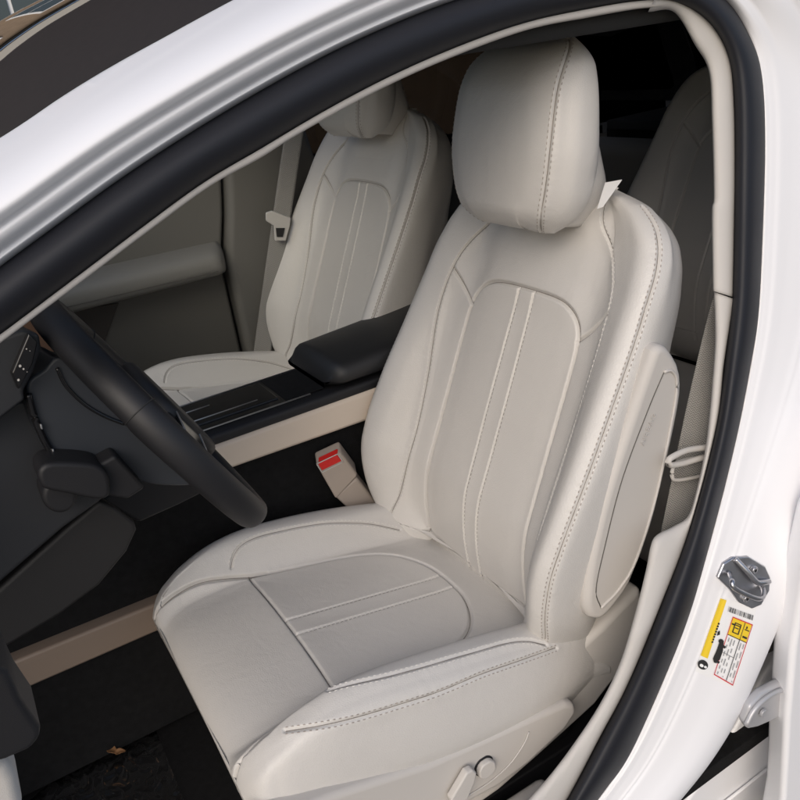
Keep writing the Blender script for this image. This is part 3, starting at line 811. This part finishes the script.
slab('rear_sill', [onY(x, y, .045) for x, y in [(640, 870), (688, 800), (722, 752), (742, 716), (764, 676), (812, 610), (830, 900)]], (.02, .05, -.01), PAINT, body, .01, 4)
tube('sill_seam', [onY(x, y, .040) for x, y in [(700, 822), (746, 786), (776, 762), (800, 746)]], .003, PAINT, body, n=8)
slab('drain_hole', [onY(x, y, .043) for x, y in [(772, 768), (788, 758), (788, 778), (773, 786)]], (0, .004, 0), INK, body, .001, 1)
# rear door (slightly open) with its hinge arm
rd = thing('rear_door', 'white rear door edge with black seal, barely in view behind the pillar', 'car door', (.35, -.02, .2))
qd = [(818, 520), (870, 420), (920, 420), (920, 860), (772, 860), (783, 800), (787, 720), (793, 650), (805, 575)]
slab('door_shell', [onY(x, y, -.075) for x, y in qd], (0.02, .05, 0), PAINT, rd, .012, 4)
sq = [(812, 540), (799, 618), (793, 650), (790, 700), (787, 760), (783, 810), (780, 840)]
tube('seal', cr([onY(x, y, -.06) for x, y in sq], 40), .0065, RUBBER, rd, n=10)
ha = [(744, 724), (750, 707), (762, 694), (776, 686), (792, 681), (812, 682), (812, 712), (796, 714), (784, 716), (772, 722), (758, 728), (748, 730)]
HINGE = mat('silver painted hinge', (.46, .46, .475), .38, metal=.35, rvar=.06, vscale=30)
hg = slab('hinge', [onY(x, y, -.055) for x, y in ha], (0.004, .016, 0), HINGE, rd, .006, 4)
tube('hinge_rib', cr([onY(x, y, -.058) for x, y in [(746, 725), (754, 710), (766, 698), (782, 690), (806, 688)]], 30), .004, HINGE, hg, n=10)
c = onY(762, 712, -.057); a = np.linspace(0, 2*np.pi, 24, endpoint=False)
slab('hinge_bolt', [c+np.array([.007*math.cos(q), 0, .007*math.sin(q)]) for q in a], (0, -.005, 0), HINGE, hg, .001, 2)
# ------------------------------------------------------------------ far side of the cabin
pd = thing('passenger_door', 'warm grey passenger door panel with padded armrest, far side of the cabin', 'car door', (-.5, 1.46, .1))
pan = [(-1.2, .20), (-.015, .20), (-.02, .60), (.012, .80), (.04, .96), (-1.2, .96)]
slab('upper_panel', [(x, 1.45, z) for x, z in [(-1.2, .70), (-.02, .72), (.012, .84), (.035, .96), (-1.2, .96)]], (0, .05, 0), DOORGREY, pd, .012, 4)
slab('lower_panel', [(x, 1.455, z) for x, z in [(-1.2, .16), (-.02, .16), (-.022, .73), (-1.2, .73)]], (0, .05, 0), DOORDARK, pd, .01, 4)
# armrest: lofted along x
rows = []
for x in np.linspace(-.62, -.022, 40):
    u = (x+.62)/.6; dpt = .085*min(1, ((1-u)/.06+.12))**.5; z1 = .775-.012*u; hh = .065+.01*(1-u)
    rows.append([(x, 1.45, z1+.012), (x, 1.45-dpt*.5, z1+.006), (x, 1.45-dpt*.88, z1-.006), (x, 1.45-dpt, z1-.026), (x, 1.45-dpt*.92, z1-hh+.014), (x, 1.45-dpt*.6, z1-hh), (x, 1.45, z1-hh-.01)])
R_ = np.array([cr(r, 24) for r in rows]); F = grid_faces(40, 24, False); F.append(tuple(39*24+k for k in range(24)))
mesh('armrest', R_.reshape(-1, 3), F, mat('grey armrest leather', (.19, .184, .168), .5, grain=600, gstr=.15), pd)
tube('armrest_seam', [(x, 1.3655+.0*x, .728-.012*(x+.62)/.6) for x in np.linspace(-.6, -.06, 30)], .0011, DOORDARK, pd, n=6)
slab('pull_pocket', [onY(x, y, 1.447) for x, y in [(40, 322), (70, 311), (119, 303), (104, 344), (70, 372), (30, 390)]], (0, .006, 0), mat('dark brown pocket', (.03, .024, .02), .7), pd, .002, 2)
wv = [(-1.1, .965), (.03, .965), (.14, 1.14), (-.2, 1.16), (-.6, 1.06)]
slab('window_pane', [(x, 1.49-.1*max(0, z-.96), z) for x, z in wv], (0, .004, 0), SIDEGLASS, pd, .0005, 1)
# far B pillar with lower cover
slab('far_pillar_cover', [(x, 1.43, z) for x, z in [(-.012, .05), (.31, .05), (.32, .80), (.24, 1.22), (.13, 1.22), (.043, .96), (.020, .84), (-.011, .72)]], (0, .07, 0), DOORGREY, body, .02, 5)
slab('far_rear_side', [(x, 1.47, z) for x, z in [(.30, .05), (1.3, .05), (1.3, .80), (.31, .90)]], (0, .04, 0), DOORDARK, body, .01)
slab('far_rear_window', [(x, 1.47, z) for x, z in [(.28, .90), (1.9, .78), (1.9, 1.30), (.25, 1.28)]], (0, .004, 0), PRIVACY, body, .0005, 1)
slab('near_rear_window', [(x, .13, z) for x, z in [(.47, .80), (1.3, .80), (1.05, 1.06), (.50, 1.14)]], (0, .004, 0), PRIVACY, body, .0005, 1)
slab('near_rear_side', [(x, .06, z) for x, z in [(.40, .02), (1.3, .02), (1.3, .79), (.45, .79)]], (0, .04, 0), DOORDARK, body, .01)

# ------------------------------------------------------------------ belts
def webbing(name, A, wd, parent, nrm=None, n=60):
    A = cr(A, n); T = np.gradient(A, axis=0); T /= np.linalg.norm(T, axis=1)[:, None]
    N = np.array(nrm, float); V = []; 
    for p, t in zip(A, T):
        s_ = np.cross(t, N); s_ /= np.linalg.norm(s_)
        for k in np.linspace(-.5, .5, 9): V.append(p+s_*wd*k+N*.0012*(1-(2*k)**4))
    F = grid_faces(n, 9, False); o = mesh(name, V, F, BELT, parent)
    uvl = o.data.uv_layers.new(name='UVMap'); Ls = np.r_[0, np.cumsum(np.linalg.norm(np.diff(A, axis=0), axis=1))]
    for lo_ in o.data.loops:
        i = lo_.vertex_index; uvl.data[lo_.index].uv = ((i % 9)/8*wd, Ls[i//9])
    m = o.modifiers.new('s', 'SOLIDIFY'); m.thickness = .0014
    return o
bt = thing('seat_belt', 'grey woven seat belt running down behind the driver seat through a loop', 'seat belt', tuple(onY(690, 520, .10)))
webbing('belt_webbing', [onY(x, y, Y) for x, y, Y in ((738, 262, .155), (722, 320, .13), (708, 380, .105), (697, 430, .092), (686, 484, .085), (674, 540, .085), (660, 600, .09))], .048, bt, (-.35, -.85, .15))
gp = [onY(x, y, .062) for x, y in ((720, 444), (708, 447), (688, 450), (674, 456), (668, 461), (671, 465), (684, 463), (702, 458), (720, 457))]
tube('guide_loop', cr(gp, 50), .0045, BEIGE, bt, n=10)
tube('guide_frame', cr([onY(x, y, .072) for x, y in ((712, 455), (681, 461), (674, 466), (672, 476), (677, 480), (696, 477), (708, 473))], 50), .0028, BEIGE, bt, n=8)
pb = thing('seat_belt', 'grey seat belt hanging by the passenger side pillar with its latch tongue', 'seat belt', tuple(onY(270, 340, 1.36)))
pbm = BELT
webbing('belt_webbing', [onY(x, y, Y) for x, y, Y in ((298, 110, 1.40), (290, 160, 1.385), (282, 215, 1.375), (274, 270, 1.37), (264, 340, 1.37), (258, 390, 1.37))], .047, pb, (-.3, -.92, .2))
ton = [onY(x, y, 1.345) for x, y in ((266, 213), (272, 211), (291, 218), (290, 226), (286, 241), (275, 241), (274, 226), (266, 221))]
lt = slab('latch_tongue', ton, (0.003, .012, 0), GREYTRIM, pb, .003)
slab('tongue_slot', [onY(x, y, 1.342) for x, y in ((276, 228), (285, 228), (283, 237), (277, 237))], (0, .002, 0), GLOSS, lt, .0005, 1)
# driver buckle
bk = thing('belt_buckle', 'beige seat belt buckle with red release button between seat and console', 'seat belt buckle', tuple(onY(370, 515, .60)))
q0 = [(315, 466), (343, 456), (356, 478), (388, 520), (360, 528), (333, 494)]
def by(x, y, Y=.650): return onY(x, y, Y)
slab('buckle_housing', [by(x, y) for x, y in [(316, 465), (341, 453), (358, 476), (336, 500)]], (.012, .030, .012), TAN, bk, .005, 4)
slab('buckle_stalk', [by(x, y, .654) for x, y in [(335, 497), (357, 478), (392, 522), (372, 532)]], (.008, .024, .008), TAN, bk, .005, 4)
rb = [(318, 464.5), (337, 455.5), (341.5, 461.5), (322, 471)]
slab('release_button', [by(x, y, .6485) for x, y in rb], (.008, .012, .008), RED, bk, .0018, 3)
bq = [(316.5, 464), (337.5, 454), (343, 462), (322, 472.5)]
bq = np.vstack([np.linspace(bq[i], bq[(i+1) % 4], 8, endpoint=False) for i in range(4)])
tube('button_surround', np.array([by(x, y, .6492) for x, y in bq]), .0010, GREYTRIM, bk, n=6, closed=True)

# ------------------------------------------------------------------ centre console
cn = thing('centre_console', 'black centre console with padded armrest lid and cream sides between the seats', 'console', (-.2, .75, 0))
ty = .62
side = [onY(x, y, ty) for x, y in [(150, 481), (218, 446), (300, 417), (372, 388)]]
zc = .612
CY0, CY1 = .670, .865
slab('side_rail', [(-.75, CY0, .583), (.12, CY0, .587), (.12, CY0, .520), (-.34, CY0, .529), (-.75, CY0, .52)], (0, .025, 0), CREAM, cn, .010, 4)
slab('far_side_rail', [(-.75, CY1, .583), (.12, CY1, .587), (.12, CY1, .52), (-.75, CY1, .52)], (0, -.025, 0), CREAM, cn, .010, 4)
slab('lower_side', [(-1.1, CY0+.03, .55), (.12, CY0+.03, .55), (.12, CY0+.03, .02), (-1.1, CY0+.03, .02)], (0, CY1-CY0-.06, 0), CARPET, cn, .008, 3)
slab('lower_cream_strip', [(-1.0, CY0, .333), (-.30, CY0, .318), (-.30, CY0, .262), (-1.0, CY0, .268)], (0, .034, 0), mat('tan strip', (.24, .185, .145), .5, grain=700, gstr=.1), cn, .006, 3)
box('top_deck', (-.85, CY0+.004, .581), (.12, CY1-.004, .604), DARKPL, cn, .008)
box('gloss_panel', (-.80, CY0+.030, .600), (-.135, CY1-.026, .6075), GLOSS, cn, .003)
box('slide_cover', (-.52, CY0+.055, .605), (-.185, CY1-.040, .6105), mat('piano black ridged', (.008, .008, .009), .22), cn, .002)
tube('chrome_strip', [(-.80, CY0+.028, .6080), (-.13, CY0+.028, .6080)], .0016, SATIN, cn, n=8)
tube('chrome_strip', [(-.80, CY1-.024, .6080), (-.13, CY1-.024, .6080)], .0016, SATIN, cn, n=8)
tube('chrome_strip', [(-.46, CY0+.075, .6108), (-.22, CY0+.075, .6108)], .0011, SATIN, cn, n=8)
tube('chrome_strip', [(-.40, CY0+.125, .6108), (-.30, CY0+.125, .6108)], .0011, SATIN, cn, n=8)
box('storage_slot', (-.178, CY0+.034, .6065), (-.098, CY1-.03, .6088), CARPET, cn, .001)
# armrest lid
rows = []
for x in np.linspace(-.097, .25, 40):
    u = (x+.097)/.347; e = 1-max(0, (.10-u)/.10)**2*.35
    z0, z1 = .608, .653+.02*u
    z1 = z0+(z1-z0)*(1-max(0, (.08-u)/.08)**2*.75)
    c0, c1 = CY0-.0+.002, CY1+.012
    if u < .12: c0 += .03*((.12-u)/.12)**2
    rows.append(cr([(x, c0+.02, z0), (x, c0, z0+.012), (x, c0+.004, z1-.012), (x, c0+.028, z1), (x, (c0+c1)/2, z1+.006), (x, c1-.03, z1), (x, c1-.004, z1-.012), (x, c1, z0+.01), (x, c1-.02, z0)], 40))
R_ = np.array(rows); F = grid_faces(40, 40); F.append(tuple(range(40))[::-1]); F.append(tuple(39*40+k for k in range(40)))
mesh('armrest_lid', R_.reshape(-1, 3), F, mat('black armrest leather', (.017, .017, .018), .5, grain=600, gstr=.2), cn)

# ------------------------------------------------------------------ steering wheel and column
WC = np.array([-.470, .385, .793]); tilt = math.radians(28)
wn = np.array([math.cos(tilt), 0, math.sin(tilt)]); wu = np.array([-math.sin(tilt), 0, math.cos(tilt)]); wy = np.array([0., 1, 0])
sw = thing('steering_wheel', 'black leather steering wheel seen edge on at the left', 'steering wheel', tuple(WC))
a = np.linspace(0, 2*np.pi, 160, endpoint=False); Rr = .187
flat = lambda q: 1-.10*max(0, -math.sin(q))**6
rim = np.array([WC+wy*Rr*math.cos(q)+wu*Rr*math.sin(q)*flat(q) for q in a])
P = rim; T = np.roll(P, -1, 0)-np.roll(P, 1, 0); T /= np.linalg.norm(T, axis=1)[:, None]
V = []
for p, t in zip(P, T):
    out = np.cross(t, wn)
    for k in np.linspace(0, 2*np.pi, 24, endpoint=False):
        V.append(p+out*.0165*math.cos(k)+wn*.0205*math.sin(k))
F = grid_faces(160, 24)+[(159*24+k, 159*24+(k+1) % 24, (k+1) % 24, k) for k in range(24)]
rimo = fixn(mesh('rim', V, F, WHEELM, sw))
def rim_ring(q, dr=.0004):
    c = WC+wy*Rr*math.cos(q)+wu*Rr*math.sin(q)*flat(q); o_ = wy*math.cos(q)+wu*math.sin(q)
    return np.array([c+o_*(.0165+dr)*math.cos(k)+wn*(.0205+dr)*math.sin(k) for k in np.linspace(0, 2*np.pi, 40, endpoint=False)])
for q in (math.radians(152), math.radians(28)):
    tube('rim_seam', rim_ring(q), .0007, INK, rimo, n=6, closed=True)
def wp(s, u, n): return WC+wy*s+wu*u+wn*n
a = np.linspace(0, 2*np.pi, 40, endpoint=False)
slab('hub', [wp(.092*math.copysign(abs(math.cos(q))**.7, math.cos(q)), -.005+.072*math.copysign(abs(math.sin(q))**.7, math.sin(q)), .030) for q in a], tuple(-wn*.06), WHEELM, sw, .012, 4)
for sg in (-1, 1):
    sp = slab('spoke', [wp(sg*.05, .030, .024), wp(sg*.176, .034, .010), wp(sg*.176, -.022, .010), wp(sg*.05, -.040, .024)], tuple(-wn*.022), DARKPL, sw, .005, 3)
    slab('button_pad', [wp(sg*.082, .020, .026), wp(sg*.150, .022, .018), wp(sg*.150, -.010, .018), wp(sg*.082, -.020, .026)], tuple(-wn*.006), GLOSS, sp, .002)
    tube('pad_trim', np.array([wp(sg*.080, .022, .0262), wp(sg*.153, .024, .0180), wp(sg*.153, -.012, .0180), wp(sg*.080, -.022, .0262)]), .0010, SATIN, sp, n=6, closed=True)
slab('lower_spoke', [wp(-.03, -.05, .002), wp(.03, -.05, .002), wp(.022, -.165, .0), wp(-.022, -.165, .0)], tuple(-wn*.016), DARKPL, sw, .004, 3)
col = thing('steering_column', 'slate column shroud with stalk and adjuster lever below the steering wheel', 'steering column', tuple(WC-wn*.2))
slab('shroud', [onY(x, y, .315) for x, y in cr([(27, 388), (44, 370), (62, 357), (96, 382), (142, 424), (190, 464), (196, 484), (150, 484), (116, 470), (88, 468), (62, 466), (44, 440)], 70, True)[:-1]], (-.03, .14, 0), SHROUD, col, .022, 6)
tube('shroud_gap', cr([onY(x, y, .312) for x, y in [(28, 394), (34, 416), (44, 440), (56, 460)]], 30), .0042, GLOSS, col, n=8)
for x, y in ((41, 427), (53, 452)): slab('shroud_clip', [onY(x+a_, y+b_, .306) for a_, b_ in ((-1.2, -2.5), (1, -2.5), (2, 2.5), (0, 2.5))], (0, .004, 0), SATIN, col, .0005, 1)
tube('shroud_groove', cr([onY(x, y, .3135) for x, y in [(57, 368), (66, 386), (84, 404), (104, 416), (124, 424)]], 40), .0022, GLOSS, col, n=8)
def cy(x, y, Y): return onY(x, y, Y)
stl = slab('adjuster_lever', [cy(x, y, .27) for x, y in cr([(38, 474), (42, 467), (52, 463), (78, 463), (98, 466), (108, 474), (111, 488), (108, 498), (96, 500), (70, 495), (46, 490), (40, 484)], 50, True)[:-1]], (0, .05, 0), DARKPL, col, .006, 4)
slab('stalk_arm', [cy(x, y, .285) for x, y in [(96, 466), (116, 455), (146, 488), (128, 500), (104, 496)]], (0, .04, 0), DARKPL, col, .005, 3)
slab('ignition_boss', [cy(x, y, .29) for x, y in blob(60, 497, 18, 17)], (0, .05, 0), DARKPL, col, .006, 3)
# ------------------------------------------------------------------ dashboard
db = thing('dashboard', 'slate grey dashboard underside with light switches left of the wheel', 'dashboard', (-.85, .4, .3))
def dp(x, y, Y): return onY(x, y, Y)
slab('knee_panel', [dp(x, y, .34) for x, y in [(-60, 440), (0, 405), (28, 398), (36, 420), (62, 462), (108, 498), (66, 528), (0, 585), (-60, 640)]], (-.03, .06, 0), SLATE, db, .008, 3)
slab('lower_panel', [dp(x, y, .36) for x, y in [(-60, 640), (0, 588), (64, 530), (100, 500), (118, 508), (136, 522), (138, 530), (128, 552), (100, 586), (60, 616), (0, 652), (-60, 690)]], (-.02, .08, 0), mat('dark lower dash', (.011, .0105, .011), .6, grain=800, gstr=.3), db, .007, 3)
slab('cowl', [dp(x, y, .47) for x, y in [(100, 500), (146, 470), (230, 480), (180, 505), (140, 523)]], (-.04, .12, 0), DARKPL, db, .006, 3)
hs_ = slab('switch_housing', [dp(x, y, .30) for x, y in [(-40, 350), (0, 338), (24, 330), (40, 334), (42, 348), (34, 372), (24, 392), (26, 400), (0, 420), (-40, 440)]], (-.02, .10, 0), SLATE, db, .01, 4)
sp = slab('switch_panel', [dp(x, y, .292) for x, y in [(29, 333), (38, 343), (33, 364), (19, 390), (12, 373)]], (-.002, .008, 0), GLOSS, hs_, .002, 3)
multi_p = []
def tri(c, r, n=5): return [(c[0]+r*math.cos(q), c[1]+r*math.sin(q)) for q in np.linspace(0, 2*np.pi, n, endpoint=False)]
V, F = [], []
for c, r, n in (((26.5, 349), .9, 4), ((30, 351), .7, 3), ((20, 366), 1.5, 6), ((23.5, 369), 1.1, 5), ((27, 372), .6, 3), ((18.5, 380), 1.4, 6)):
    o = len(V); V += [dp(x, y, .2915) for x, y in tri(c, r, n)]; F.append(tuple(range(o, o+n)))
mesh('switch_symbols', V, F, GREYTRIM, hs_, smooth=False)
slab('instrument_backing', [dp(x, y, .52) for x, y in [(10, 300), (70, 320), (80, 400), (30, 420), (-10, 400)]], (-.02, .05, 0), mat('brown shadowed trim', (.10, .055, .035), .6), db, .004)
slab('cluster_edge', [dp(x, y, .47) for x, y in [(51, 352), (58, 352), (62, 362), (50, 366)]], (-.01, .02, 0), GLOSS, db, .002)
box('dash_pad', (-1.22, .12, .80), (-.80, 1.42, .90), DARKPL, db, .03)
box('dash_core', (-1.25, .62, .40), (-.86, 1.42, .81), DARKPL, db, .02)

# open driver door at the left border
dd = thing('driver_door', 'dark pull handle and pale pocket of the open driver door at the left border', 'car door', (-.66, -.2, .3))
Yd = -.12
slab('door_pull', [onY(x, y, Yd) for x, y in [(-40, 610), (0, 628), (12, 655), (30, 682), (31, 690), (22, 702), (-2, 712), (-40, 722)]], (0, -.05, 0), DARKPL, dd, .008, 4)
slab('door_pocket', [onY(x, y, Yd+.02) for x, y in [(-40, 700), (0, 718), (8, 728), (16, 762), (8, 774), (-8, 784), (-40, 800)]], (0, -.05, 0), GREYTRIM, dd, .008, 4)
slab('door_lever', [onY(x, y, Yd) for x, y in [(9, 710), (14, 710), (15, 724), (10, 726)]], (0, -.01, 0), SLATE, dd, .003, 3)

# ------------------------------------------------------------------ rear seat
rs = thing('rear_seat', 'shaded beige rear bench with stitched backrest and headrests behind driver seat', 'rear seat', (.85, .75, 0))
bm_ = [c for c in seat.children if c.name == 'backrest'][0].data; hm_ = [c for c in seat.children if c.name == 'headrest'][0].data
for yy in (.44, 1.06):
    o = bpy.data.objects.new('backrest', bm_); C().link(o); o.parent = rs
    o.location = (.94-.85, yy-.75-.38, .10)
    h = bpy.data.objects.new('headrest', hm_); C().link(h); h.parent = rs; h.location = (.94-.85+.03, yy-.75-.38, .06)
box('bench_cushion', (.42, .12, .10), (.95, 1.42, .34), LEATHER, rs, .05)
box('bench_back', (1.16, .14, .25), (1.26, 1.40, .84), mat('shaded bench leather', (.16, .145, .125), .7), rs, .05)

# ------------------------------------------------------------------ plastic sheet and dry leaf on the floor
from mathutils import noise
n = 150; V = []
for i in range(n):
    for j in range(n):
        u, v = i/(n-1), j/(n-1)
        q = (np.array([150, 716])*(1-u)+np.array([30, 800])*u)*(1-v)+(np.array([200, 840])*(1-u)+np.array([120, 900])*u)*v
        p = onZ(q[0], q[1], .008); w_ = Vector((p[0]*24, p[1]*15, 3.1))
        rid = (1-abs(noise.noise(w_)))**4*.005+(1-abs(noise.noise(w_*2.7+Vector((5, 2, 1)))))**6*.004
        p[2] += rid; V.append(p)
fm = mesh('plastic_sheet', V, grid_faces(n, n, False), FILM)
tag(recenter(fm), 'crumpled clear plastic sheet lying on the black footwell carpet', 'plastic sheet')
V, F = [], []
for c, r, s_, ro in (((112, 750), 5.2, .8, .3), ((120, 752), 5.5, .45, -.3)):
    o = len(V)
    for k in range(6):
        for q in np.linspace(0, 2*np.pi, 20, endpoint=False):
            rr = r*k/5*(1+.10*math.sin(3*q+1)); dx, dy_ = rr*math.cos(q), rr*s_*math.sin(q)
            p = onZ(c[0]+dx*math.cos(ro)-dy_*math.sin(ro), c[1]+dx*math.sin(ro)+dy_*math.cos(ro), .034); p[2] += .004*(math.sin(q)*k/5)**2; V.append(p)
    for k in range(5):
        for a_ in range(20): F.append((o+k*20+a_, o+k*20+(a_+1) % 20, o+(k+1)*20+(a_+1) % 20, o+(k+1)*20+a_))
lf = mesh('dry_leaf', V, F, LEAFM); lm_ = lf.modifiers.new('s', 'SOLIDIFY'); lm_.thickness = .0008
tag(recenter(lf), 'small curled brown dry leaf on the plastic sheet', 'leaf')

# ------------------------------------------------------------------ outside
g = mesh('ground', [(-150, -150, -.27), (150, -150, -.27), (150, 150, -.27), (-150, 150, -.27)], [(0, 1, 2, 3)], GROUNDM, smooth=False); tag(g, kind='structure')
bl = thing('brick_building', 'brown brick building with white lattice windows beyond the windscreen', 'building', (0, 9, -.27))
box('wall', (-4, 9, -.27), (9, 9.4, 5.0), BRICK, bl, .01)
RT = mat('dark roof tiles', (.018, .013, .012), .8, var=.3, vscale=6)
slab('roof', [(-4.3, 8.75, 5.35), (9.3, 8.75, 5.35), (9.3, 14.5, 15.5), (-4.3, 14.5, 15.5)], (0, .1, -.1), RT, bl, .02, 2)
box('gutter', (-4.3, 8.68, 4.98), (9.3, 8.82, 5.34), TRIMST, bl, .02)
box('eave_board', (-4.2, 8.84, 4.85), (9.2, 8.98, 4.97), INK, bl, .01)
for zz in (.9, 3.05):
    for xx in np.arange(-3.4, 8, 1.75):
        f = box('window', (xx, 8.93, zz), (xx+1.1, 8.99, zz+1.4), PAPER, bl, .01)
        for dx in (.06, .57):
            for dz in (.06, .72): box('pane', (xx+dx, 8.91, zz+dz), (xx+dx+.47, 8.928, zz+dz+.62), PANE, f, .002)
